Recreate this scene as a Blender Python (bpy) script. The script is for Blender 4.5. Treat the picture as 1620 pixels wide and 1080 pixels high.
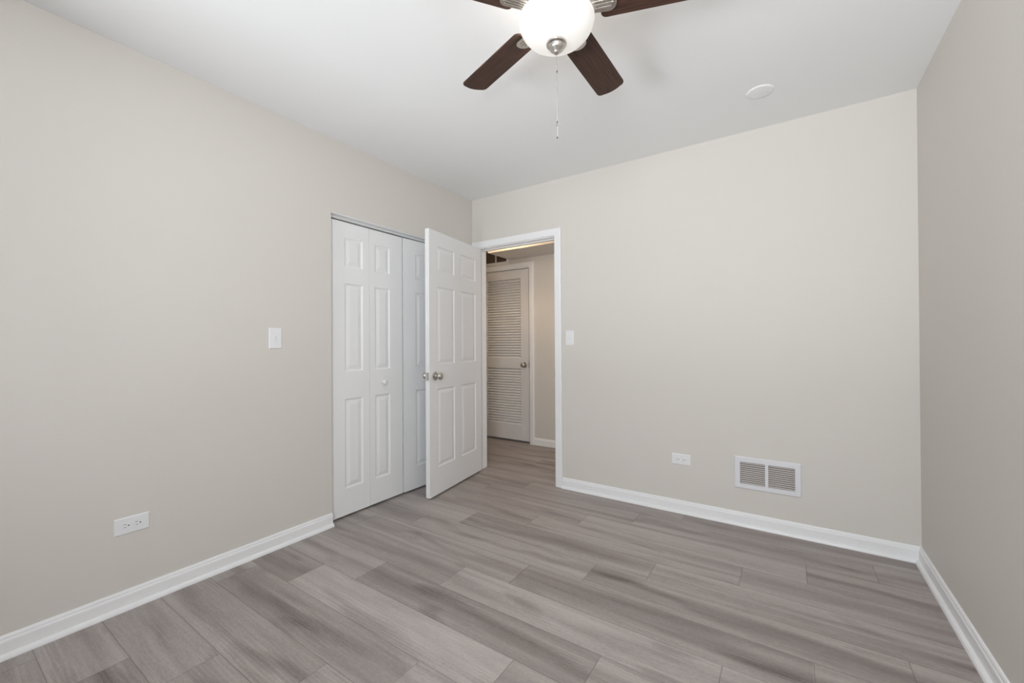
import bpy, bmesh, math, random
from math import pi, sin, cos, radians
from mathutils import Vector, Matrix

# ------------------------------------------------------------------ clear
for o in list(bpy.data.objects):
    bpy.data.objects.remove(o, do_unlink=True)
scene = bpy.context.scene
COL = scene.collection

# ------------------------------------------------------------------ camera
F_PX = 653.99
YAW, PITCH, ROLL = -0.589314, 0.00532744, -0.00573808
CAM = Vector((2.39223, -2.93375, 1.13476))
cy, sy = cos(YAW), sin(YAW)
cp, sp = cos(PITCH), sin(PITCH)
cr, sr = cos(ROLL), sin(ROLL)
fwd = Vector((sy * cp, cy * cp, sp))
right = Vector((cy, -sy, 0))
up = right.cross(fwd)
r2 = cr * right + sr * up
u2 = -sr * right + cr * up
cam_data = bpy.data.cameras.new('camera')
cam_data.sensor_width = 36.0
cam_data.sensor_fit = 'HORIZONTAL'
cam_data.lens = F_PX / 1620 * 36.0
cam_data.clip_start = 0.02
cam_obj = bpy.data.objects.new('camera', cam_data)
COL.objects.link(cam_obj)
m = Matrix.Identity(4)
for i in range(3):
    m[i][0], m[i][1], m[i][2], m[i][3] = r2[i], u2[i], -fwd[i], CAM[i]
cam_obj.matrix_world = m
scene.camera = cam_obj

# ------------------------------------------------------------------ exposure
vs = scene.view_settings
vs.view_transform = 'Standard'
vs.look = 'None'
vs.gamma = 1.0
vs.exposure = 0.0
vs.use_curve_mapping = False

# ------------------------------------------------------------------ daylight and added fill
world = bpy.data.worlds.new('world')
scene.world = world
world.use_nodes = True
bg = world.node_tree.nodes['Background']
bg.inputs['Color'].default_value = (0.80, 0.90, 1.0, 1)
bg.inputs['Strength'].default_value = 0.3

W = 2.953          # room width
H = 2.44           # ceiling height
YF = -3.42         # front wall (behind the camera)
WIN_FRONT = (0.44, 2.85, 0.82, 2.18)       # window in the front wall: x0, x1, z0, z1


def area_light(name, loc, rot, sx, sy_, power, color):
    l = bpy.data.lights.new(name, 'AREA')
    l.shape = 'RECTANGLE'
    l.size, l.size_y = sx, sy_
    l.energy = power
    l.color = color
    o = bpy.data.objects.new(name, l)
    o.location = loc
    o.rotation_euler = rot
    COL.objects.link(o)
    return o


DAY = (0.918, 0.958, 1.0)
HX0, HX1 = -1.75, 1.60      # ends of the hall
# sky light through the window, and an added upward fill for the ceiling
area_light('daylight_sky', (2.45, YF - 0.30, 1.50), (radians(90), 0, 0), 0.85, 1.35, 63.0, DAY)
area_light('fill_hall', (HX1 - 0.06, 0.37, 1.35), (0, radians(90), 0), 1.5, 0.45, 3.5, (1.0, 0.97, 0.94))  # soft fill added to brighten the hall, no opening at that end
area_light('fill_ceiling', (0.80, YF - 1.50, 0.40), (radians(110), 0, 0), 1.0, 1.0, 100.0, DAY)

# ------------------------------------------------------------------ materials
def new_mat(name):
    mt = bpy.data.materials.new(name)
    mt.use_nodes = True
    nt = mt.node_tree
    b = nt.nodes['Principled BSDF']
    return mt, nt, b


def plain(name, col, rough=0.5, metal=0.0, spec=0.5, bump=0.0, bscale=300.0):
    mt, nt, b = new_mat(name)
    b.inputs['Base Color'].default_value = (*col, 1)
    b.inputs['Roughness'].default_value = rough
    b.inputs['Metallic'].default_value = metal
    b.inputs['Specular IOR Level'].default_value = spec
    if bump:
        tc = nt.nodes.new('ShaderNodeTexCoord')
        n = nt.nodes.new('ShaderNodeTexNoise')
        n.inputs['Scale'].default_value = bscale
        n.inputs['Detail'].default_value = 3
        bp = nt.nodes.new('ShaderNodeBump')
        bp.inputs['Strength'].default_value = bump
        bp.inputs['Distance'].default_value = 0.002
        nt.links.new(tc.outputs['Object'], n.inputs['Vector'])
        nt.links.new(n.outputs['Fac'], bp.inputs['Height'])
        nt.links.new(bp.outputs['Normal'], b.inputs['Normal'])
    return mt


M_WALL = plain('wall_paint', (0.715, 0.680, 0.634), 0.55, spec=0.3, bump=0.04, bscale=220)
M_CEIL = plain('ceiling_paint', (0.91, 0.91, 0.91), 0.8, spec=0.2, bump=0.03, bscale=200)
M_TRIM = plain('trim_paint', (0.90, 0.90, 0.905), 0.32, spec=0.45)
M_DOOR = plain('door_paint', (0.89, 0.89, 0.89), 0.38, spec=0.45)
M_PLATE = plain('white_plastic', (0.86, 0.86, 0.87), 0.3)
M_SLOT = plain('slot_dark', (0.03, 0.03, 0.03), 0.6)
M_NICKEL = plain('satin_nickel', (0.62, 0.59, 0.55), 0.27, metal=1.0)
M_STEEL = plain('strike_steel', (0.55, 0.53, 0.50), 0.35, metal=1.0)
M_PULL = plain('grey_nylon', (0.60, 0.60, 0.60), 0.5)
M_STEEL_DARK = plain('dark_steel', (0.12, 0.11, 0.10), 0.4, metal=0.8)
M_GRILLE = plain('grille_enamel', (0.80, 0.80, 0.83), 0.35)
M_SLAT_SHADED = plain('grille_slat_shaded', (0.66, 0.61, 0.58), 0.45)  # grille enamel with the brownish shade on the slats put into the colour
M_DUCT_SHADE = plain('duct_shade', (0.16, 0.135, 0.12), 0.7)  # dark colour stands in for the unlit inside of the duct
M_DARKVENT = plain('hall_vent_slat', (0.34, 0.25, 0.19), 0.6)
M_LOUVRE = plain('louvre_paint', (0.82, 0.80, 0.78), 0.45)
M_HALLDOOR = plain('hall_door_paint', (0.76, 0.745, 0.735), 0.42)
M_TRACK = plain('track_enamel', (0.74, 0.75, 0.75), 0.35)
M_CLOSET_SHADE = plain('closet_shade', (0.22, 0.21, 0.20), 0.7)  # walls coloured dark so the gaps around the doors look shaded


def mat_floor():
    mt, nt, b = new_mat('vinyl_plank')
    N, L = nt.nodes, nt.links

    def math_(op, a, c=None, d=None):
        n = N.new('ShaderNodeMath')
        n.operation = op
        for i, v in enumerate((a, c, d)):
            if v is None:
                continue
            if isinstance(v, (int, float)):
                n.inputs[i].default_value = v
            else:
                L.new(v, n.inputs[i])
        return n.outputs[0]

    geo = N.new('ShaderNodeNewGeometry')
    sep = N.new('ShaderNodeSeparateXYZ')
    L.new(geo.outputs['Position'], sep.inputs[0])
    X, Y = sep.outputs['X'], sep.outputs['Y']
    PW, PL = 0.1902, 1.175
    v = math_('DIVIDE', math_('SUBTRACT', -0.172, Y), PW)        # row coordinate
    row = math_('FLOOR', v)
    fv = math_('SUBTRACT', v, row)
    m4 = math_('FLOORED_MODULO', math_('SUBTRACT', row, 3.0), 4.0)
    off = math_('ADD', math_('MULTIPLY_ADD', m4, -0.267, 0.642),
                math_('MULTIPLY', math_('COMPARE', m4, 1.0, 0.1), 0.013))
    tone = N.new('ShaderNodeAttribute')
    tone.attribute_type = 'GEOMETRY'
    tone.attribute_name = 'tone'
    u = math_('DIVIDE', math_('SUBTRACT', X, off), PL)
    col = math_('FLOOR', u)
    fu = math_('SUBTRACT', u, col)
    pid = N.new('ShaderNodeCombineXYZ')
    L.new(col, pid.inputs[0])
    L.new(row, pid.inputs[1])
    wn = N.new('ShaderNodeTexWhiteNoise')
    wn.noise_dimensions = '3D'
    L.new(pid.outputs[0], wn.inputs['Vector'])
    rnd = wn.outputs['Value']
    rs = N.new('ShaderNodeSeparateColor')
    L.new(wn.outputs['Color'], rs.inputs[0])

    # plank-local coordinates with a random shift per plank
    def coords(sx, sy_, shift):
        c = N.new('ShaderNodeCombineXYZ')
        L.new(math_('MULTIPLY_ADD', X, sx, math_('MULTIPLY', rs.outputs[0], shift)), c.inputs[0])
        L.new(math_('MULTIPLY_ADD', Y, sy_, math_('MULTIPLY', rs.outputs[1], shift)), c.inputs[1])
        L.new(math_('MULTIPLY', rs.outputs[2], shift), c.inputs[2])
        return c.outputs[0]

    def noise(vec, scale, detail, rough, dist=0.0):
        n = N.new('ShaderNodeTexNoise')
        n.inputs['Scale'].default_value = scale
        n.inputs['Detail'].default_value = detail
        n.inputs['Roughness'].default_value = rough
        n.inputs['Distortion'].default_value = dist
        L.new(vec, n.inputs['Vector'])
        return n.outputs['Fac']

    broad = noise(coords(0.42, 6.5, 37.0), 1.7, 2.0, 0.45, 0.9)         # broad light and dark bands
    streak = noise(coords(0.9, 24.0, 53.0), 1.5, 3.0, 0.55, 0.5)        # streaks along the plank
    fine = noise(coords(9.0, 230.0, 71.0), 1.0, 4.0, 0.75)              # fine fibres
    grit = noise(coords(60.0, 200.0, 13.0), 1.0, 2.0, 0.7)
    knots = noise(coords(1.9, 8.0, 91.0), 1.2, 1.0, 0.4, 0.4)
    # cathedral rings
    wv = N.new('ShaderNodeTexWave')
    wv.wave_type = 'BANDS'
    wv.bands_direction = 'Y'
    wv.inputs['Scale'].default_value = 1.0
    wv.inputs['Distortion'].default_value = 9.0
    wv.inputs['Detail'].default_value = 2.0
    wv.inputs['Detail Scale'].default_value = 0.8
    L.new(coords(2.6, 22.0, 29.0), wv.inputs['Vector'])

    def mapr(x, a, b_, c, d):
        n = N.new('ShaderNodeMapRange')
        n.inputs['From Min'].default_value = a
        n.inputs['From Max'].default_value = b_
        n.inputs['To Min'].default_value = c
        n.inputs['To Max'].default_value = d
        L.new(x, n.inputs['Value'])
        return n.outputs['Result']

    t = mapr(broad, 0.32, 0.68, -0.17, 0.17)
    t = math_('ADD', t, mapr(streak, 0.28, 0.72, -0.085, 0.085))
    t = math_('ADD', t, mapr(fine, 0.25, 0.75, -0.10, 0.10))
    t = math_('ADD', t, mapr(grit, 0.25, 0.75, -0.12, 0.12))
    t = math_('ADD', t, math_('MULTIPLY', mapr(wv.outputs['Fac'], 0.55, 1, -0.01, 0.11), mapr(knots, 0.50, 0.60, 0.0, 1.0)))
    t = math_('ADD', t, mapr(knots, 0.62, 0.76, 0.0, -0.30))
    # heartwood: a darker wandering band along the middle of most planks
    wander = noise(coords(1.3, 0.0, 17.0), 1.4, 2.0, 0.5)
    width = noise(coords(1.1, 0.0, 43.0), 1.2, 2.0, 0.5)
    q = math_('ABSOLUTE', math_('SUBTRACT', math_('ADD', fv, mapr(wander, 0.25, 0.75, -0.30, 0.30)), 0.5))
    heart = math_('MULTIPLY', mapr(math_('DIVIDE', q, mapr(width, 0.3, 0.7, 0.12, 0.42)), 0.2, 1.0, 1.0, 0.0), mapr(rs.outputs[1], 0.1, 0.7, 0.2, 1.0))
    t = math_('ADD', t, math_('MULTIPLY_ADD', heart, -0.24, 0.07))
    t = math_('ADD', t, math_('MULTIPLY_ADD', tone.outputs['Fac'], 0.46, -0.23))
    t = math_('MULTIPLY_ADD', t, 0.74, 0.535)
    ramp = N.new('ShaderNodeValToRGB')
    cr_ = ramp.color_ramp
    cr_.elements[0].position = 0.0
    cr_.elements[0].color = (0.140, 0.115, 0.107, 1)
    cr_.elements[1].position = 1.0
    cr_.elements[1].color = (0.590, 0.545, 0.518, 1)
    e = cr_.elements.new(0.5)
    e.color = (0.345, 0.303, 0.284, 1)
    L.new(t, ramp.inputs[0])
    # seams
    du = math_('MULTIPLY', math_('MINIMUM', fu, math_('SUBTRACT', 1.0, fu)), PL)
    dv = math_('MULTIPLY', math_('MINIMUM', fv, math_('SUBTRACT', 1.0, fv)), PW)
    dm = math_('MINIMUM', du, dv)
    seam = mapr(dm, 0.0006, 0.0020, 0.0, 1.0)
    mix = N.new('ShaderNodeMix')
    mix.data_type = 'RGBA'
    L.new(math_('MULTIPLY_ADD', seam, 0.45, 0.55), mix.inputs[0])
    mix.inputs[6].default_value = (0.045, 0.038, 0.035, 1)
    L.new(ramp.outputs[0], mix.inputs[7])
    L.new(mix.outputs[2], b.inputs['Base Color'])
    b.inputs['Roughness'].default_value = 0.48
    b.inputs['Specular IOR Level'].default_value = 0.35
    bp = N.new('ShaderNodeBump')
    bp.inputs['Strength'].default_value = 0.25
    bp.inputs['Distance'].default_value = 0.001
    L.new(math_('ADD', math_('MULTIPLY', seam, 1.0), math_('MULTIPLY', fine, 0.25)), bp.inputs['Height'])
    L.new(bp.outputs['Normal'], b.inputs['Normal'])
    return mt


def mat_blade():
    mt, nt, b = new_mat('walnut_blade')
    N, L = nt.nodes, nt.links
    tc = N.new('ShaderNodeTexCoord')
    mp = N.new('ShaderNodeMapping')
    mp.inputs['Scale'].default_value = (5.0, 150.0, 5.0)
    L.new(tc.outputs['Object'], mp.inputs[0])
    n = N.new('ShaderNodeTexNoise')
    n.inputs['Scale'].default_value = 1.6
    n.inputs['Detail'].default_value = 5
    n.inputs['Distortion'].default_value = 0.46
    L.new(mp.outputs[0], n.inputs['Vector'])
    r = N.new('ShaderNodeValToRGB')
    r.color_ramp.elements[0].position = 0.3
    r.color_ramp.elements[0].color = (0.033, 0.016, 0.011, 1)
    r.color_ramp.elements[1].position = 0.72
    r.color_ramp.elements[1].color = (0.092, 0.046, 0.031, 1)
    L.new(n.outputs['Fac'], r.inputs[0])
    L.new(r.outputs[0], b.inputs['Base Color'])
    b.inputs['Roughness'].default_value = 0.5
    b.inputs['Specular IOR Level'].default_value = 0.3
    return mt


def mat_bowl():
    mt, nt, b = new_mat('opal_glass')
    b.inputs['Base Color'].default_value = (0.62, 0.61, 0.59, 1)
    b.inputs['Roughness'].default_value = 0.25
    b.inputs['Emission Color'].default_value = (1.0, 0.955, 0.90, 1)
    b.inputs['Emission Strength'].default_value = 0.46
    return mt


def mat_lampglow(name, col, s):
    mt, nt, b = new_mat(name)
    b.inputs['Base Color'].default_value = (0.9, 0.88, 0.82, 1)
    b.inputs['Emission Color'].default_value = (*col, 1)
    b.inputs['Emission Strength'].default_value = s
    return mt


def mat_pane():
    mt, nt, b = new_mat('window_glass')
    N, L = nt.nodes, nt.links
    tr = N.new('ShaderNodeBsdfTransparent')
    gl = N.new('ShaderNodeBsdfGlossy')
    gl.inputs['Roughness'].default_value = 0.02
    mx = N.new('ShaderNodeMixShader')
    mx.inputs[0].default_value = 0.06
    L.new(tr.outputs[0], mx.inputs[1])
    L.new(gl.outputs[0], mx.inputs[2])
    L.new(mx.outputs[0], N['Material Output'].inputs['Surface'])
    return mt


M_FLOOR = mat_floor()
M_BLADE = mat_blade()
M_BOWL = mat_bowl()
M_PANE = mat_pane()

# ------------------------------------------------------------------ mesh helpers
def link(name, bm, mat, parent=None, smooth=False, bevel=0.0, seg=2):
    me = bpy.data.meshes.new(name)
    bmesh.ops.recalc_face_normals(bm, faces=bm.faces[:])
    bm.to_mesh(me)
    bm.free()
    me.materials.append(mat)
    o = bpy.data.objects.new(name, me)
    COL.objects.link(o)
    if parent:
        o.parent = parent
    if smooth:
        for p in me.polygons:
            p.use_smooth = True
        try:
            me.set_sharp_from_angle(angle=radians(38))
        except Exception:
            pass
    if bevel:
        md = o.modifiers.new('bevel', 'BEVEL')
        md.width = bevel
        md.segments = seg
        md.limit_method = 'ANGLE'
        md.angle_limit = radians(40)
    return o


def tag(o, label=None, cat=None, group=None, kind=None):
    if label:
        o['label'] = label
    if cat:
        o['category'] = cat
    if group:
        o['group'] = group
    if kind:
        o['kind'] = kind
    return o


def empty(name, loc=(0, 0, 0), rotz=0.0):
    o = bpy.data.objects.new(name, None)
    o.empty_display_size = 0.05
    o.location = loc
    o.rotation_euler = (0, 0, rotz)
    COL.objects.link(o)
    return o


def box(bm, x0, x1, y0, y1, z0, z1):
    vs_ = [bm.verts.new(p) for p in ((x0, y0, z0), (x1, y0, z0), (x1, y1, z0), (x0, y1, z0),
                                     (x0, y0, z1), (x1, y0, z1), (x1, y1, z1), (x0, y1, z1))]
    for f in ((0, 1, 2, 3), (4, 5, 6, 7), (0, 1, 5, 4), (1, 2, 6, 5), (2, 3, 7, 6), (3, 0, 4, 7)):
        bm.faces.new([vs_[i] for i in f])
    return vs_


def boxes(lst):
    bm = bmesh.new()
    for b_ in lst:
        box(bm, *b_)
    return bm


def lathe(bm, prof, seg=48, mat=None):
    """prof: list of (r, z) revolved about z; mat: Matrix applied"""
    rings = []
    for r, z in prof:
        if r < 1e-6:
            v = bm.verts.new((0, 0, z))
            rings.append([v])
        else:
            rings.append([bm.verts.new((r * cos(2 * pi * i / seg), r * sin(2 * pi * i / seg), z)) for i in range(seg)])
    for a, b_ in zip(rings, rings[1:]):
        for i in range(seg):
            j = (i + 1) % seg
            if len(a) == 1 and len(b_) == 1:
                continue
            if len(a) == 1:
                bm.faces.new((a[0], b_[i], b_[j]))
            elif len(b_) == 1:
                bm.faces.new((a[i], a[j], b_[0]))
            else:
                bm.faces.new((a[i], a[j], b_[j], b_[i]))
    if mat is not None:
        bmesh.ops.transform(bm, matrix=mat, verts=[v for r_ in rings for v in r_])


def tube(bm, pts, r, seg=8):
    rings = []
    for k, p in enumerate(pts):
        p = Vector(p)
        d = (Vector(pts[min(k + 1, len(pts) - 1)]) - Vector(pts[max(k - 1, 0)])).normalized()
        a = d.orthogonal().normalized()
        b_ = d.cross(a)
        rings.append([bm.verts.new(p + a * r * cos(2 * pi * i / seg) + b_ * r * sin(2 * pi * i / seg)) for i in range(seg)])
    for a, b_ in zip(rings, rings[1:]):
        for i in range(seg):
            j = (i + 1) % seg
            bm.faces.new((a[i], a[j], b_[j], b_[i]))
    bm.faces.new(rings[0])
    bm.faces.new(rings[-1])


def prism(bm, prof, place, t0, t1):
    """extrude a closed 2-D profile [(a, b)] from t0 to t1; place(a, b, t) -> xyz"""
    A = [bm.verts.new(place(a, b_, t0)) for a, b_ in prof]
    B = [bm.verts.new(place(a, b_, t1)) for a, b_ in prof]
    n = len(prof)
    for i in range(n):
        j = (i + 1) % n
        bm.faces.new((A[i], A[j], B[j], B[i]))
    bm.faces.new(A)
    bm.faces.new(B)


def wall_mesh(u0, u1, z0, z1, holes, place, th):
    """wall slab with rectangular holes (u0,u1,z0,z1); place(u, z, d): d = 0 room side, d = th far side"""
    us = sorted({u0, u1, *[h[0] for h in holes], *[h[1] for h in holes]})
    zs = sorted({z0, z1, *[h[2] for h in holes], *[h[3] for h in holes]})
    us = [u for u in us if u0 <= u <= u1]
    zs = [z for z in zs if z0 <= z <= z1]
    bm = bmesh.new()
    V = {}

    def v(i, j, d):
        if (i, j, d) not in V:
            V[(i, j, d)] = bm.verts.new(place(us[i], zs[j], d))
        return V[(i, j, d)]

    def solid(i, j):
        if not (0 <= i < len(us) - 1 and 0 <= j < len(zs) - 1):
            return False
        uc, zc = (us[i] + us[i + 1]) / 2, (zs[j] + zs[j + 1]) / 2
        return not any(h[0] < uc < h[1] and h[2] < zc < h[3] for h in holes)

    for i in range(len(us) - 1):
        for j in range(len(zs) - 1):
            if not solid(i, j):
                continue
            for d in (0, th):
                bm.faces.new((v(i, j, d), v(i + 1, j, d), v(i + 1, j + 1, d), v(i, j + 1, d)))
            for (a, b_, ni, nj) in (((i, j), (i + 1, j), i, j - 1), ((i, j + 1), (i + 1, j + 1), i, j + 1),
                                    ((i, j), (i, j + 1), i - 1, j), ((i + 1, j), (i + 1, j + 1), i + 1, j)):
                if not solid(ni, nj):
                    bm.faces.new((v(*a, 0), v(*b_, 0), v(*b_, th), v(*a, th)))
    return bm


# ------------------------------------------------------------------ the room shell
TH = 0.115
CL_Y0, CL_Y1, CL_Z = -1.402, -0.165, 1.976       # closet opening in the left wall
DX0, DX1, DZ = 0.068, 0.840, 1.987               # clear doorway opening in the back wall (inside the jambs)
VENT = (2.133, 2.426, 0.254, 0.398)              # duct hole of the low wall grille
HALL_Y = 1.071
HVENT = (-0.97, -0.352, 2.098, 2.345)            # duct hole of the grille over the louvred door
LD0, LD1, LDZ = -0.765, -0.050, 1.998            # louvred door leaf

S = 'structure'
PLANK_W, PLANK_L, PLANK_Y = 0.1902, 1.175, -0.172
JOINT = {0: 0.388, 1: 0.104, 2: 1.014 - 1.175, 3: 0.642}           # butt joints by row, repeating every four rows
# colour tone of the planks (0 dark .. 1 light), left to right from the first joint
TONES = {13: (.5, .5), 12: (.55, .22), 11: (.58, .34), 10: (.46, .50), 9: (.66, .30), 8: (.26, .74, .52), 7: (.66, .04, .46),
         6: (.36, .74, .42), 5: (.70, .56, .08, .50), 4: (.34, .66, .40, .46), 3: (.64, .36, .52), 2: (.46, .52, .46),
         1: (.5, .52, .60, .42), 0: (.45, .34, .46, .58), -1: (.36, .52, .50)}


def floor_mesh(x0, x1, y0, y1):
    bm = bmesh.new()
    lay = bm.faces.layers.float.new('tone')
    rnd = random.Random(11)
    r0 = math.floor((PLANK_Y - y1) / PLANK_W)
    r1 = math.floor((PLANK_Y - y0) / PLANK_W)
    for row in range(r0, r1 + 1):
        ya, yb = max(y0, PLANK_Y - (row + 1) * PLANK_W), min(y1, PLANK_Y - row * PLANK_W)
        off = JOINT[row % 4]
        c0, c1 = math.floor((x0 - off) / PLANK_L), math.floor((x1 - off) / PLANK_L)
        first = math.floor((0.02 - off) / PLANK_L)                 # plank under the left wall
        for c in range(c0, c1 + 1):
            xa, xb = max(x0, off + c * PLANK_L), min(x1, off + (c + 1) * PLANK_L)
            f = bm.faces.new([bm.verts.new(p) for p in ((xa, ya, 0), (xb, ya, 0), (xb, yb, 0), (xa, yb, 0))])
            t = rnd.uniform(0.3, 0.65)
            tl = TONES.get(row)
            if tl and 0 <= c - first < len(tl):
                t = tl[c - first]
            f[lay] = t
    bmesh.ops.remove_doubles(bm, verts=bm.verts[:], dist=1e-5)
    top = bm.faces[:]
    # slab under the planks
    vs_ = box(bm, x0, x1, y0, y1, -0.08, -0.002)
    return bm


floor = link('floor', floor_mesh(-1.9, W + 0.2, YF - 0.2, HALL_Y + 0.15), M_FLOOR)
tag(floor, 'grey wood-look vinyl plank floor running from bedroom into hall', 'floor', kind=S)
ceil = link('ceiling', boxes([(-0.75, W + 0.2, YF - 0.2, TH, H, H + 0.08)]), M_CEIL)
tag(ceil, 'smooth white bedroom ceiling carrying the fan', 'ceiling', kind=S)
hceil = link('ceiling_hall', boxes([(HX0 - 0.1, HX1 + 0.1, TH, HALL_Y + 0.1, H, H + 0.08)]), M_CEIL)
tag(hceil, 'white ceiling of the hall beyond the doorway', 'ceiling', kind=S)

wl = link('wall_left', wall_mesh(YF - 0.1, 0.0, 0, H, [(CL_Y0, CL_Y1, -0.01, CL_Z)],
                                 lambda u, z, d: (-d, u, z), TH), M_WALL)
tag(wl, 'greige painted wall with the bifold closet', 'wall', kind=S)
wb = link('wall_back', wall_mesh(HX0, W + 0.1, 0, H, [(DX0 - 0.019, DX1 + 0.019, -0.01, DZ + 0.019), VENT],
                                 lambda u, z, d: (u, d, z), TH), M_WALL)
tag(wb, 'greige painted wall with the open doorway and low grille', 'wall', kind=S)
wr = link('wall_right', wall_mesh(YF - 0.1, 0.0, 0, H, [],
                                  lambda u, z, d: (W + d, u, z), TH), M_WALL)
tag(wr, 'plain greige painted wall at the right', 'wall', kind=S)
wf = link('wall_front', wall_mesh(0.0, W, 0, H, [WIN_FRONT],
                                  lambda u, z, d: (u, YF - d, z), TH), M_WALL)
tag(wf, 'greige painted wall with a window', 'wall', kind=S)
hb = link('wall_hall_back', wall_mesh(HX0, HX1, 0, H, [(LD0 - 0.022, LD1 + 0.022, -0.01, LDZ + 0.022), HVENT],
                                      lambda u, z, d: (u, HALL_Y + d, z), TH), M_WALL)
tag(hb, 'greige hall wall around the louvred door', 'wall', kind=S)
hl = link('wall_hall_left', boxes([(HX0 - 0.1, HX0, TH, HALL_Y, 0, H)]), M_WALL)
tag(hl, 'greige end wall of the hall', 'wall', kind=S)
hr = link('wall_hall_right', boxes([(HX1, HX1 + 0.1, TH, HALL_Y, 0, H)]), M_WALL)
tag(hr, 'greige end wall of the hall', 'wall', kind=S)
# soffit dropped below the hall ceiling
sof = link('ceiling_soffit', boxes([(-0.300, HX1, 0.632, HALL_Y, 2.113, H)]), M_WALL)
tag(sof, 'dropped soffit box over the hall beside the vent grille', 'ceiling', kind=S)
# closet interior and the cupboard behind the louvred door
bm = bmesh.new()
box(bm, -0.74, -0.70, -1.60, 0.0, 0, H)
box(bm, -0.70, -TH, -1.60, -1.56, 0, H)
cw = link('wall_closet', bm, M_CLOSET_SHADE)
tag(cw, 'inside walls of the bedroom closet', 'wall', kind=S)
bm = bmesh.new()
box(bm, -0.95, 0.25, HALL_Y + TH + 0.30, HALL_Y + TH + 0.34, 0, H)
cb = link('wall_utility', bm, M_CLOSET_SHADE)
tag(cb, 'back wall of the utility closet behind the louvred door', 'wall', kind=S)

# ------------------------------------------------------------------ baseboards
BB = [(0, 0), (0.030, 0), (0.0295, 0.006), (0.026, 0.013), (0.020, 0.0175), (0.0135, 0.0185), (0.0135, 0.058),
      (0.0125, 0.063), (0.0095, 0.067), (0.0090, 0.073), (0.006, 0.079), (0.0, 0.081)]


def baseboard(name, runs, label):
    bm = bmesh.new()
    for place, t0, t1 in runs:
        prism(bm, BB, place, t0, t1)
    o = link(name, bm, M_TRIM, smooth=False)
    return tag(o, label, 'baseboard', kind=S)


baseboard('baseboard_left', [(lambda a, b_, t: (a, t, b_), YF, CL_Y0 - 0.001)],
          'white baseboard with shoe moulding along the left wall')
baseboard('baseboard_back', [(lambda a, b_, t: (t, -a, b_), DX1 + 0.067, W - 0.001)],
          'white baseboard with shoe moulding along the back wall')
baseboard('baseboard_right', [(lambda a, b_, t: (W - a, t, b_), YF, -0.001)],
          'white baseboard with shoe moulding along the right wall')
baseboard('baseboard_front', [(lambda a, b_, t: (t, YF + a, b_), 0.031, W - 0.031)],
          'white baseboard along the window wall')
BBH = [(0, 0), (0.016, 0), (0.016, 0.060), (0.013, 0.066), (0.006, 0.076), (0, 0.078)]
bm = bmesh.new()
prism(bm, BBH, lambda a, b_, t: (t, HALL_Y - a, b_), LD1 + 0.068, HX1)
tag(link('baseboard_hall', bm, M_TRIM), 'short white baseboard beside the louvred door in the hall', 'baseboard', kind=S)

# ------------------------------------------------------------------ door casings
CAS = [(0.0, 0.0), (0.0, 0.010), (0.004, 0.0135), (0.012, 0.0145), (0.040, 0.0165), (0.050, 0.0165), (0.056, 0.0145),
       (0.058, 0.010), (0.058, 0.0)]


def casing(bm, x0, x1, z1, ysurf, sgn):
    """mitred casing around an opening; profile a = away from opening, b = off the wall"""
    pts = [Vector((x0, 0, 0)), Vector((x0, 0, z1)), Vector((x1, 0, z1)), Vector((x1, 0, 0))]
    dirs = [Vector((-1, 0, 0)), Vector((-1, 0, 1)), Vector((1, 0, 1)), Vector((1, 0, 0))]
    rings = []
    for p, d in zip(pts, dirs):
        rings.append([bm.verts.new(p + d * a + Vector((0, ysurf + sgn * b_, 0))) for a, b_ in CAS])
    n = len(CAS)
    for A, B in zip(rings, rings[1:]):
        for i in range(n):
            j = (i + 1) % n
            bm.faces.new((A[i], A[j], B[j], B[i]))
    bm.faces.new(rings[0])
    bm.faces.new(rings[-1])


bm = bmesh.new()
casing(bm, DX0 - 0.007, DX1 + 0.007, DZ + 0.007, -0.0005, -1)
casing(bm, DX0 - 0.007, DX1 + 0.007, DZ + 0.007, TH + 0.0005, 1)
t1 = link('trim_1', bm, M_TRIM)
tag(t1, 'white casing and jambs around the open bedroom doorway', 'door frame', kind=S)
J = 0.019
bm = boxes([(DX0 - J + 0.001, DX0, 0.0, TH, 0, DZ), (DX1, DX1 + J - 0.001, 0.0, TH, 0, DZ),
            (DX0 - J + 0.001, DX1 + J - 0.001, 0.0, TH, DZ, DZ + J - 0.001)])
link('jamb', bm, M_TRIM, t1, bevel=0.0015)
bm = boxes([(DX0, DX0 + 0.010, 0.042, 0.077, 0, DZ - 0.010), (DX1 - 0.010, DX1, 0.042, 0.077, 0, DZ - 0.010),
            (DX0, DX1, 0.042, 0.077, DZ - 0.010, DZ)])
link('door_stop', bm, M_TRIM, t1, bevel=0.002)
bm = boxes([(DX1 - 0.0025, DX1, -0.004, 0.030, 0.865, 0.930)])
tag(link('strike_plate', bm, M_STEEL, t1, bevel=0.001), 'small metal strike plate on the right jamb')

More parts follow.
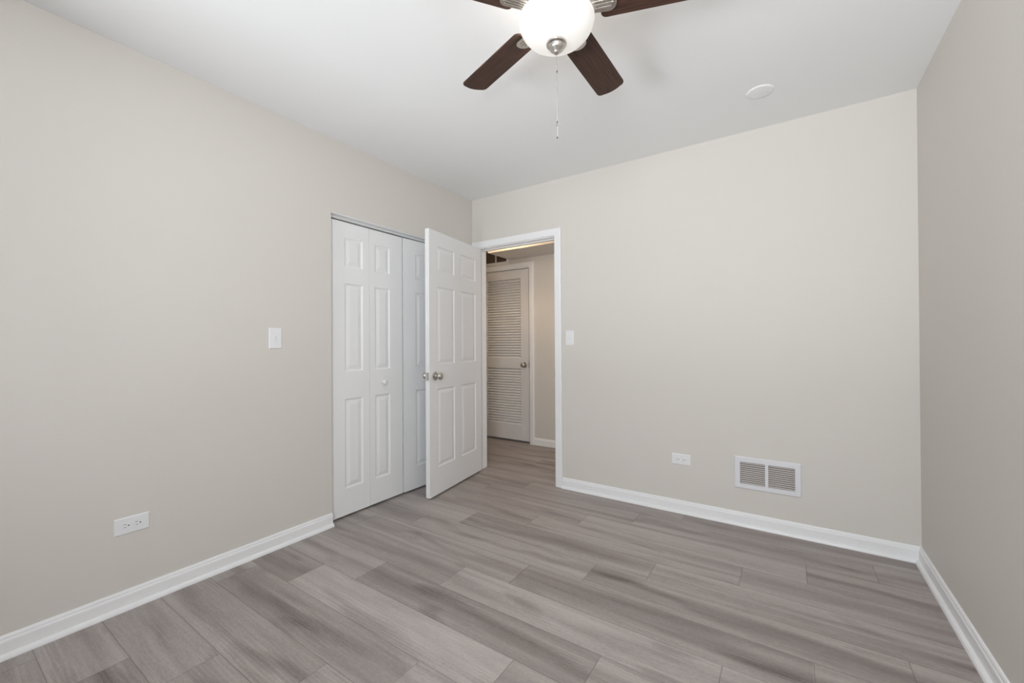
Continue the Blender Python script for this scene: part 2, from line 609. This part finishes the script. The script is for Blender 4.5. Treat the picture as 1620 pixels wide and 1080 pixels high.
# ------------------------------------------------------------------ moulded panel doors
def panel_leaf(w, h, th, panels, both=True):
    """door leaf: x 0..w, y 0..th, z 0..h; panels [(x0,x1,z0,z1)] moulded on the faces"""
    xs = sorted({0.0, w, *[p[0] for p in panels], *[p[1] for p in panels]})
    zs = sorted({0.0, h, *[p[2] for p in panels], *[p[3] for p in panels]})
    RING = [(0.0, 0.0), (0.004, 0.0030), (0.009, 0.0062), (0.013, 0.0070), (0.017, 0.0064), (0.036, 0.0022), (0.040, 0.0016)]
    bm = bmesh.new()
    faces = [(0.0, 1.0), (th, -1.0)] if both else [(0.0, 1.0)]
    for y, sg in faces:
        V = {}

        def v(i, j):
            if (i, j) not in V:
                V[(i, j)] = bm.verts.new((xs[i], y, zs[j]))
            return V[(i, j)]
        for i in range(len(xs) - 1):
            for j in range(len(zs) - 1):
                xc, zc = (xs[i] + xs[i + 1]) / 2, (zs[j] + zs[j + 1]) / 2
                if any(p[0] < xc < p[1] and p[2] < zc < p[3] for p in panels):
                    continue
                bm.faces.new((v(i, j), v(i + 1, j), v(i + 1, j + 1), v(i, j + 1)))
        for (a, b_, c, d) in panels:
            prev = None
            for k, (ins, dep) in enumerate(RING):
                co = [(a + ins, c + ins), (b_ - ins, c + ins), (b_ - ins, d - ins), (a + ins, d - ins)]
                cur = [bm.verts.new((x_, y + sg * dep, z_)) for x_, z_ in co]
                if prev:
                    for q in range(4):
                        bm.faces.new((prev[q], prev[(q + 1) % 4], cur[(q + 1) % 4], cur[q]))
                prev = cur
            bm.faces.new(prev)
    if not both:
        bm.faces.new([bm.verts.new(p) for p in ((0, th, 0), (w, th, 0), (w, th, h), (0, th, h))])
    for q in (((0, 0, 0), (w, 0, 0), (w, th, 0), (0, th, 0)), ((0, 0, h), (w, 0, h), (w, th, h), (0, th, h)),
              ((0, 0, 0), (0, th, 0), (0, th, h), (0, 0, h)), ((w, 0, 0), (w, th, 0), (w, th, h), (w, 0, h))):
        bm.faces.new([bm.verts.new(p) for p in q])
    bmesh.ops.remove_doubles(bm, verts=bm.verts[:], dist=0.0002)
    return bm


KNOB = [(0.0, 0.0), (0.0315, 0.0), (0.0325, 0.003), (0.031, 0.008), (0.024, 0.011), (0.0135, 0.0125), (0.0115, 0.016),
        (0.0115, 0.026), (0.014, 0.031), (0.022, 0.036), (0.0265, 0.043), (0.0272, 0.050), (0.0250, 0.057),
        (0.0190, 0.0625), (0.010, 0.0650), (0.0, 0.0655)]


def add_knob(parent, x, z, y, sgn, mat=M_NICKEL, name='door_knob', prof=KNOB):
    bm = bmesh.new()
    R = Matrix.Translation((x, y, z)) @ Matrix.Rotation(radians(90 if sgn < 0 else -90), 4, 'X')
    lathe(bm, prof, 40, R)
    return link(name, bm, mat, parent, smooth=True)


# --- open bedroom door: hinge at the left jamb, swung about 81 degrees into the room
d1 = empty('door_1', (0.0759, -0.0209, 0.0), 0.0)
ang = radians(81.4459)
d1.rotation_euler = (0, 0, -ang)
tag(d1, 'white six-panel bedroom door standing open with satin nickel knobs', 'door', kind=S)
DW, DA, DM = 0.7638, 0.0977, 0.0959
dpw = (DW - 2 * DA - DM) / 2
cols = [(DA, DA + dpw), (DA + dpw + DM, DW - DA)]
rows = [(0.2153, 0.8005), (0.9802, 1.5675), (1.6764, 1.8724)]
DB = 0.014
pan = [(a, b_, c - DB, d - DB) for a, b_ in cols for c, d in rows]
bm = panel_leaf(DW, 1.9796 - DB, 0.035, pan)
bmesh.ops.translate(bm, vec=(0, 0, DB), verts=bm.verts[:])
link('panel', bm, M_DOOR, d1)
add_knob(d1, DW - 0.062, 0.899, 0.035, 1)
add_knob(d1, DW - 0.062, 0.899, 0.0, -1)
bm = boxes([(DW - 0.0005, DW + 0.0012, 0.005, 0.030, 0.870, 0.928)])
tag(link('latch_plate', bm, M_STEEL, d1, bevel=0.0005), 'metal latch plate on the door edge')
for hz in (0.22, 1.0, 1.78):
    bm = bmesh.new()
    lathe(bm, [(0, -0.045), (0.0055, -0.045), (0.0055, 0.045), (0, 0.045)], 16, Matrix.Translation((-0.004, -0.005, hz)))
    box(bm, 0.0, 0.004, 0.0, 0.030, hz - 0.044, hz + 0.044)
    link('hinge', bm, M_STEEL, d1)

# --- louvred utility door across the hall
d2 = empty('door_2', (LD0, HALL_Y + 0.002, 0.0), 0.0)
tag(d2, 'white louvred door seen across the hall', 'door', kind=S)
lw, lz0, lz1 = LD1 - LD0, 0.022, LDZ - 0.007
ST = 0.115
RA = [(0.201, 0.847), (0.971, 1.887)]
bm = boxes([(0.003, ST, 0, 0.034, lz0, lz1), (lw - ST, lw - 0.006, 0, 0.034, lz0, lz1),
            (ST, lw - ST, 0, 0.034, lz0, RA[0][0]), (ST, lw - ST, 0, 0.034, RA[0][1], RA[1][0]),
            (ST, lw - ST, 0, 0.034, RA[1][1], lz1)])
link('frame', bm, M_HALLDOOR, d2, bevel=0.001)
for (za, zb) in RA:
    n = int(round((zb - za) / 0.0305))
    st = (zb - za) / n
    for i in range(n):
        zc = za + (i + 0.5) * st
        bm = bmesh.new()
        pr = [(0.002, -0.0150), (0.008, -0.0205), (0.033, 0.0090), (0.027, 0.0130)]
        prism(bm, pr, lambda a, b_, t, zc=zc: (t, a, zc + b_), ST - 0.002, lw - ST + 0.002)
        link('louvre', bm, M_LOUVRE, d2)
add_knob(d2, lw - 0.062, 0.892, 0.0, -1)
bm = bmesh.new()
casing(bm, LD0 - 0.008, LD1 + 0.008, LDZ + 0.008, HALL_Y - 0.0005, -1)
t2 = link('trim_2', bm, M_TRIM)
tag(t2, 'white casing around the louvred hall door', 'door frame', kind=S)
bm = boxes([(LD0 - 0.021, LD0, HALL_Y, HALL_Y + TH, 0, LDZ), (LD1, LD1 + 0.021, HALL_Y, HALL_Y + TH, 0, LDZ),
            (LD0 - 0.021, LD1 + 0.021, HALL_Y, HALL_Y + TH, LDZ, LDZ + 0.021)])
link('jamb', bm, M_TRIM, t2, bevel=0.001)
bm = boxes([(LD1 - 0.0005, LD1 + 0.003, HALL_Y - 0.014, HALL_Y + 0.004, 0.862, 0.922)])
tag(link('strike_plate', bm, M_STEEL, t2), 'small metal strike plate by the louvred door knob')

# --- bifold closet doors: two pairs of narrow leaves
CK = [(0.0, 0.0), (0.009, 0.0), (0.008, 0.006), (0.010, 0.011), (0.0155, 0.015), (0.0175, 0.020), (0.0165, 0.026),
      (0.011, 0.0305), (0.0, 0.032)]
CROWS = [(0.188, 0.777), (0.957, 1.540), (1.646, 1.842)]
CB, CT = 0.014, 1.942
XF = -0.035


def bifold(name, leaves, knob_leaf, label):
    """leaves: [(y0, y1, x at y0, x at y1, panel offset from y0, panel end offset)]"""
    root = empty(name, (XF, leaves[0][0], 0.0))
    tag(root, label, 'closet door', kind=S)
    for k, (y0, y1, xa, xb, p0, p1) in enumerate(leaves):
        w_ = math.hypot(y1 - y0, xb - xa)
        bm = panel_leaf(w_, CT - CB, 0.033, [(p0, p1, c - CB, d - CB) for c, d in CROWS], both=False)
        th = math.atan2(y1 - y0, xb - xa)
        # leaf local: x along, y into the leaf (thickness); front face (y = 0) looks into the room (+x)
        M = Matrix.Translation((xa - XF, y0 - leaves[0][0], CB)) @ Matrix.Rotation(th, 4, 'Z')
        bmesh.ops.transform(bm, matrix=M, verts=bm.verts[:])
        link('leaf', bm, M_DOOR, root, bevel=0.0012)
        if k == knob_leaf:
            bm = bmesh.new()
            yk = (p0 + p1) / 2 if knob_leaf else (p0 + p1) / 2
            lathe(bm, CK, 32, M @ Matrix.Translation((yk + 0.004, 0.0, 0.866 - CB)) @ Matrix.Rotation(radians(90), 4, 'X'))
            link('door_knob', bm, M_DOOR, root, smooth=True)
    return root


bifold('door_3', [(-1.396, -1.0915, XF, XF, 0.113, 0.252), (-1.0895, -0.7965, XF, XF, 0.046, 0.177)], 1,
       'pair of white bifold closet leaves with a white knob, nearest the light switch')
bifold('door_4', [(-0.7865, -0.4710, XF + 0.004, XF + 0.016, 0.120, 0.260), (-0.4690, -0.1690, XF + 0.016, XF + 0.002, 0.046, 0.186)], 0,
       'white bifold closet leaves half hidden behind the open door')
bm = bmesh.new()
CH = [(-0.030, CL_Z - 0.0005), (-0.072, CL_Z - 0.0005), (-0.072, 1.940), (-0.069, 1.940), (-0.069, CL_Z - 0.003),
      (-0.033, CL_Z - 0.003), (-0.033, 1.951), (-0.030, 1.951)]
prism(bm, CH, lambda a, b_, t: (a, t, b_), CL_Y0 + 0.001, CL_Y1 - 0.001)
tag(link('trim_3', bm, M_TRACK), 'white metal track above the bifold closet leaves', 'door track', kind=S)
bm = boxes([(-0.029, 0.0015, CL_Y0 + 0.0005, CL_Y1 - 0.0005, CL_Z - 0.007, CL_Z - 0.0003)])
tag(link('trim_4', bm, M_TRIM, bevel=0.003), 'white painted bead at the closet head', 'trim', kind=S)

# ------------------------------------------------------------------ windows behind the camera
def window(name, u0, u1, z0, z1, place, label):
    """place(u, d, z): d = depth into the wall"""
    def bx(bm, a, b_, d0, d1, c, d):
        P = [place(a, d0, c), place(b_, d1, d)]
        x = sorted((P[0][0], P[1][0]))
        y = sorted((P[0][1], P[1][1]))
        z = sorted((P[0][2], P[1][2]))
        box(bm, x[0], x[1], y[0], y[1], z[0], z[1])
    bm = bmesh.new()
    g = 0.045
    bx(bm, u0, u1, 0.02, 0.09, z0, z0 + g)
    bx(bm, u0, u1, 0.02, 0.09, z1 - g, z1)
    bx(bm, u0, u0 + g, 0.02, 0.09, z0 + g, z1 - g)
    bx(bm, u1 - g, u1, 0.02, 0.09, z0 + g, z1 - g)
    bx(bm, u0 + g, u1 - g, 0.03, 0.08, (z0 + z1) / 2 - 0.02, (z0 + z1) / 2 + 0.02)
    root = link(name, bm, M_TRIM)
    tag(root, label, 'window', kind=S)
    for za, zb in ((z0 + g, (z0 + z1) / 2 - 0.02), ((z0 + z1) / 2 + 0.02, z1 - g)):
        bm = bmesh.new()
        bx(bm, u0 + g, u1 - g, 0.054, 0.058, za, zb)
        link('pane', bm, M_PANE, root)
    bm = bmesh.new()
    bx(bm, u0 - 0.05, u1 + 0.05, -0.035, 0.02, z0 - 0.022, z0)
    link('sill', bm, M_TRIM, root, bevel=0.003)


window('window_1', *WIN_FRONT, lambda u, d, z: (u, YF - d, z), 'white double-hung window in the front wall')

# ------------------------------------------------------------------ switches and outlets
def rounded_plate(w, h, t):
    bm = bmesh.new()
    prev = None
    for ins, y in ((0, 0), (0, -t * 0.35), (t * 0.45, -t * 0.85), (t * 0.9, -t)):
        co = [(-w / 2 + ins, -h / 2 + ins), (w / 2 - ins, -h / 2 + ins), (w / 2 - ins, h / 2 - ins), (-w / 2 + ins, h / 2 - ins)]
        cur = [bm.verts.new((x, y, z)) for x, z in co]
        if prev:
            for q in range(4):
                bm.faces.new((prev[q], prev[(q + 1) % 4], cur[(q + 1) % 4], cur[q]))
        else:
            bm.faces.new(cur)
        prev = cur
    bm.faces.new(prev)
    return bm


def screw(parent, x, z, y):
    bm = bmesh.new()
    lathe(bm, [(0, 0.0), (0.0034, 0.0), (0.003, 0.0008), (0, 0.0012)], 16,
          Matrix.Translation((x, y, z)) @ Matrix.Rotation(radians(90), 4, 'X'))
    return link('screw', bm, M_PLATE, parent)


def light_switch(loc, rotz, label):
    r = empty('light_switch', loc, rotz)
    tag(r, label, 'light switch', 'toggle light switches on the walls')
    link('plate', rounded_plate(0.071, 0.116, 0.0055), M_PLATE, r)
    bm = boxes([(-0.0052, 0.0052, -0.0057, -0.005, -0.012, 0.012)])
    tag(link('slot', bm, M_TRACK, r), 'toggle slot')
    bm = bmesh.new()
    prism(bm, [(-0.004, -0.007), (-0.006, 0.006), (-0.0165, 0.012), (-0.0175, 0.0045)], lambda a, b_, t: (t, a, -b_), -0.0045, 0.0045)
    link('toggle', bm, M_PLATE, r, bevel=0.0008)
    for z in (0.03, -0.03):
        screw(r, 0, z, -0.0054)
    return r


def outlet(loc, rotz, label):
    """duplex outlet mounted sideways"""
    r = empty('power_outlet', loc, rotz)
    tag(r, label, 'outlet', 'sideways wall outlets')
    link('plate', rounded_plate(0.119, 0.073, 0.0055), M_PLATE, r)
    for s in (-1, 1):
        bm = bmesh.new()
        n = 28
        pr = []
        for i in range(n):
            a = 2 * pi * i / n
            pr.append((max(-0.0135, min(0.0135, 0.0172 * cos(a))), max(-0.0165, min(0.0165, 0.0172 * sin(a)))))
        prism(bm, pr, lambda a, b_, t, s=s: (s * 0.0195 + a, t, b_), -0.0066, -0.0045)
        rec = link('receptacle', bm, M_PLATE, r, bevel=0.0006)
        bm = bmesh.new()
        cx = s * 0.0195
        box(bm, cx - 0.0085, cx - 0.0005, -0.0069, -0.0060, 0.0055, 0.0072)
        box(bm, cx - 0.0075, cx - 0.0005, -0.0069, -0.0060, -0.0072, -0.0055)
        lathe(bm, [(0, 0.0003), (0.0026, 0.0003), (0.0026, -0.0006), (0, -0.0006)], 16,
              Matrix.Translation((cx + 0.0072, -0.0066, 0)) @ Matrix.Rotation(radians(90), 4, 'X'))
        tag(link('slots', bm, M_SLOT, rec), 'dark socket slots')
    screw(r, 0, 0, -0.0054)
    return r


light_switch((0.0, -1.744, 1.1725), radians(90), 'white toggle switch on the left wall beside the bifold closet')
light_switch((0.9745, 0.0, 1.177), 0.0, 'white toggle switch on the back wall right of the doorway')
outlet((0.0, -2.354, 0.357), radians(90), 'white sideways outlet low on the left wall above the baseboard')
outlet((1.788, 0.0, 0.354), 0.0, 'white sideways outlet on the back wall left of the vent grille')

# ------------------------------------------------------------------ wall vent grilles
def grille(x0, x1, z0, z1, y, nb, b_out, label, slat_mat, group, pitch=0.0122, tilt=1):
    cx = (x0 + x1) / 2
    r = empty('wall_vent', (cx, y, (z0 + z1) / 2))
    tag(r, label, 'vent', group)
    w, h = x1 - x0, z1 - z0
    bm = bmesh.new()
    t = 0.009
    rings = []
    for ins, d in ((0, 0.0), (0.0, -0.003), (0.006, -t), (b_out, -t), (b_out, 0.0)):
        rings.append([bm.verts.new(p) for p in ((-w / 2 + ins, d, -h / 2 + ins), (w / 2 - ins, d, -h / 2 + ins),
                                                (w / 2 - ins, d, h / 2 - ins), (-w / 2 + ins, d, h / 2 - ins))])
    for A, B in zip(rings, rings[1:] + rings[:1]):
        for q in range(4):
            bm.faces.new((A[q], A[(q + 1) % 4], B[(q + 1) % 4], B[q]))
    link('frame', bm, M_GRILLE, r)
    iw, ih = w - 2 * b_out, h - 2 * b_out
    xs = [-iw / 2 + iw * i / nb for i in range(nb + 1)]
    for x in xs[1:-1]:
        bm = boxes([(x - 0.008, x + 0.008, -t + 0.0005, 0.001, -ih / 2, ih / 2)])
        link('mullion', bm, M_GRILLE, r)
    n = int(round(ih / pitch))
    p = ih / n
    for i in range(n):
        zc = -ih / 2 + (i + 0.5) * p
        bm = bmesh.new()
        pr = [(-0.0055, -0.0036), (-0.0049, -0.0045), (0.0036, 0.0018), (0.0030, 0.0027)]
        prism(bm, pr, lambda a, b_, tt, zc=zc: (tt, a, zc + b_), -iw / 2, iw / 2)
        link('slat', bm, slat_mat, r)
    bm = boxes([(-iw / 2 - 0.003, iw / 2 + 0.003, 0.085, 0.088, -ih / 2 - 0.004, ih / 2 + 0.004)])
    tag(link('duct', bm, M_DUCT_SHADE, r), 'dark plate standing in for the shade behind the slats')
    for s in (-1, 1):
        screw(r, s * (w / 2 - 0.014), 0, -t)
    return r


grille(2.104, 2.450, 0.2295, 0.4265, -0.0005, 2, 0.0315,
       'white double louvred vent grille low on the back wall above the baseboard', M_SLAT_SHADED, 'louvred wall vents')
grille(-1.002, -0.322, 2.070, 2.372, HALL_Y - 0.0005, 4, 0.032,
       'large dark return grille over the louvred hall door beside the soffit', M_DARKVENT, 'louvred wall vents', pitch=0.0125)

# ------------------------------------------------------------------ ceiling cover plate
bm = bmesh.new()
lathe(bm, [(0, -0.0055), (0.050, -0.0055), (0.059, -0.0045), (0.063, -0.0015), (0.0635, 0.0), (0, 0.0)], 64)
o = link('ceiling_cover_plate', bm, M_CEIL, smooth=True)
o.location = (2.279, -0.4255, H)
tag(o, 'round white blank cover plate on the ceiling right of the fan', 'cover plate')
bm = bmesh.new()
lathe(bm, [(0, -0.0065), (0.003, -0.0062), (0.0035, -0.005), (0, -0.005)], 16, Matrix.Translation((0.035, 0.012, 0)))
link('screw', bm, M_TRACK, o)

# ------------------------------------------------------------------ ceiling fan
FX, FY, ZB = 1.751, -1.695, 2.25
fan = empty('ceiling_fan', (FX, FY, H))
tag(fan, 'five-blade ceiling fan with dark walnut blades and lit white glass bowl', 'ceiling fan')
zo = -H
bm = bmesh.new()
lathe(bm, [(0, 2.44 + zo), (0.085, 2.44 + zo), (0.090, 2.425 + zo), (0.088, 2.395 + zo), (0.120, 2.375 + zo), (0.128, 2.345 + zo),
           (0.124, 2.300 + zo), (0.105, 2.275 + zo), (0.080, 2.262 + zo), (0.062, 2.250 + zo), (0.060, 2.232 + zo), (0.0, 2.232 + zo)], 64)
link('motor_housing', bm, M_NICKEL, fan, smooth=True)
bm = bmesh.new()
lathe(bm, [(0, 2.232 + zo), (0.075, 2.232 + zo), (0.098, 2.224 + zo), (0.100, 2.216 + zo), (0.092, 2.212 + zo), (0, 2.212 + zo)], 64)
link('fitter', bm, M_NICKEL, fan, smooth=True)
# glass bowl
bm = bmesh.new()
BOWL = [(0.112, 2.224), (0.122, 2.224), (0.1262, 2.221), (0.1265, 2.216), (0.1235, 2.213), (0.1225, 2.2105), (0.1238, 2.208),
        (0.1235, 2.204), (0.1205, 2.195), (0.1145, 2.184), (0.1050, 2.173), (0.092, 2.163), (0.076, 2.1545), (0.057, 2.1485),
        (0.034, 2.145), (0.014, 2.144), (0.0, 2.144)]
lathe(bm, [(r, z + zo) for r, z in BOWL], 72)
link('glass_bowl', bm, M_BOWL, fan, smooth=True)
bm = bmesh.new()
FIN = [(0, 2.146), (0.0335, 2.146), (0.0347, 2.142), (0.0335, 2.138), (0.0305, 2.1365), (0.0270, 2.1345), (0.0262, 2.129), (0.0215, 2.122),
       (0.0130, 2.1165), (0.0108, 2.1125), (0.0062, 2.1075), (0.0, 2.1060)]
lathe(bm, [(r, z + zo) for r, z in FIN], 48)
link('finial', bm, M_NICKEL, fan, smooth=True)
# blades
PH, BP, BW, RT = radians(89.715), radians(9.973), 0.0603, 0.5262


def blade_shape():
    """outline in blade coordinates: s outwards, t across (+ = counter-clockwise side)"""
    s0, s1 = 0.145, RT
    out = []
    rc = 0.022
    for a in (270, 292, 315, 338, 360):
        out.append((s1 - rc + rc * cos(radians(a)) - 0.008, -BW + rc + rc * sin(radians(a))))
    for k in range(1, 6):                       # gently bowed tip
        t = -BW + rc + (2 * BW - 2 * rc) * k / 6
        out.append((s1 - 0.008 + 0.008 * (1 - (2 * k / 6 - 1) ** 2) + 0.0, t))
    for a in (0, 22, 45, 68, 90):
        out.append((s1 - rc + rc * cos(radians(a)) - 0.008, BW - rc + rc * sin(radians(a))))
    wr = BW * 0.93
    rr = 0.018
    for a in (90, 120, 150, 180):
        out.append((s0 + rr + rr * cos(radians(a)), wr - rr + rr * sin(radians(a))))
    for a in (180, 210, 240, 270):
        out.append((s0 + rr + rr * cos(radians(a)), -wr + rr + rr * sin(radians(a))))
    return out


OUT = blade_shape()
bmB = bmesh.new()
prism(bmB, OUT, lambda a, b_, t: (a, b_, t), -0.0025, 0.0035)
b0 = link('blade', bmB, M_BLADE, fan, bevel=0.0012)
# blade bracket (iron): wide spoon plate under the blade, arm to the motor
bmK = bmesh.new()
sp_ = []
for a in range(-90, 91, 15):
    sp_.append((0.172 + 0.026 * cos(radians(a)), 0.030 * sin(radians(a))))
sp_ += [(0.120, 0.026), (0.085, 0.020), (0.050, 0.020), (0.050, -0.020), (0.085, -0.020), (0.120, -0.026)]
prism(bmK, sp_, lambda a, b_, t: (a, b_, t), -0.0095, -0.0027)
for rx in (-0.012, 0.0, 0.012):
    prism(bmK, [(0.060, rx - 0.002), (0.188 - abs(rx) * 0.6, rx - 0.002), (0.188 - abs(rx) * 0.6, rx + 0.002), (0.060, rx + 0.002)],
          lambda a, b_, t: (a, b_, t), -0.0118, -0.0094)
k0 = link('blade_bracket', bmK, M_NICKEL, fan, bevel=0.0012)
for k in range(5):
    a = PH + k * radians(72)
    # +t (counter-clockwise) edge hangs lower by the pitch
    Mx = Matrix.Translation((0, 0, ZB - H)) @ Matrix.Rotation(a, 4, 'Z') @ Matrix.Rotation(-BP, 4, 'X')
    for src in (b0, k0):
        o = src if k == 0 else src.copy()
        if k:
            COL.objects.link(o)
            o.parent = fan
        o.matrix_basis = Mx
# pull chain
bm = bmesh.new()
tube(bm, [(0.0, 0.0, 2.107 + zo), (0.0015, 0.0, 2.00 + zo), (0.0022, 0.0, 1.90 + zo), (0.002, 0.0, 1.873 + zo)], 0.0007, 8)
for i in range(60):
    z = 2.104 - i * 0.0038
    bmesh.ops.create_icosphere(bm, subdivisions=1, radius=0.0013, matrix=Matrix.Translation((0.0005 + 0.0017 * i / 60, 0, z + zo)))
pc = link('pull_chain', bm, M_NICKEL, fan, smooth=True)
bm = bmesh.new()
lathe(bm, [(0, 1.872), (0.0012, 1.871), (0.0014, 1.866), (0.0009, 1.860), (0.0007, 1.856), (0.0007, 1.832), (0.0011, 1.829), (0, 1.828)],
      16, Matrix.Translation((0.002, 0, zo)))
link('pull', bm, M_PULL, pc, smooth=True)
for z in (2.048, 1.878, 1.867, 1.826):
    bm = bmesh.new()
    lathe(bm, [(0, z + 0.0035), (0.0017, z + 0.003), (0.0021, z), (0.0017, z - 0.003), (0, z - 0.0035)], 12, Matrix.Translation((0.0012, 0, zo)))
    tag(link('connector', bm, M_STEEL_DARK, pc, smooth=True), 'small dark chain connector')
# bulbs: warm light escaping above the bowl rim
bl = bpy.data.lights.new('fan_bulb', 'POINT')
bl.energy = 4.5
bl.color = (1.0, 0.93, 0.84)
bl.shadow_soft_size = 0.035
bo = bpy.data.objects.new('fan_bulb', bl)
bo.location = (FX - 0.10, FY + 0.05, 2.236)
COL.objects.link(bo)

# ------------------------------------------------------------------ hall lamp (out of sight above the doorway head)
hl_ = empty('ceiling_lamp', (0.02, 0.36, H))
tag(hl_, 'small round flush lamp on the hall ceiling before the soffit', 'lamp')
bm = bmesh.new()
lathe(bm, [(0, 0), (0.11, 0), (0.115, -0.010), (0.110, -0.018), (0, -0.018)], 48)
link('base', bm, M_NICKEL, hl_, smooth=True)
bm = bmesh.new()
lathe(bm, [(0.100, -0.018), (0.098, -0.040), (0.080, -0.066), (0.045, -0.082), (0.0, -0.087)], 48)
link('glass_shade', bm, mat_lampglow('lamp_glass', (1.0, 0.72, 0.44), 40.0), hl_, smooth=True)
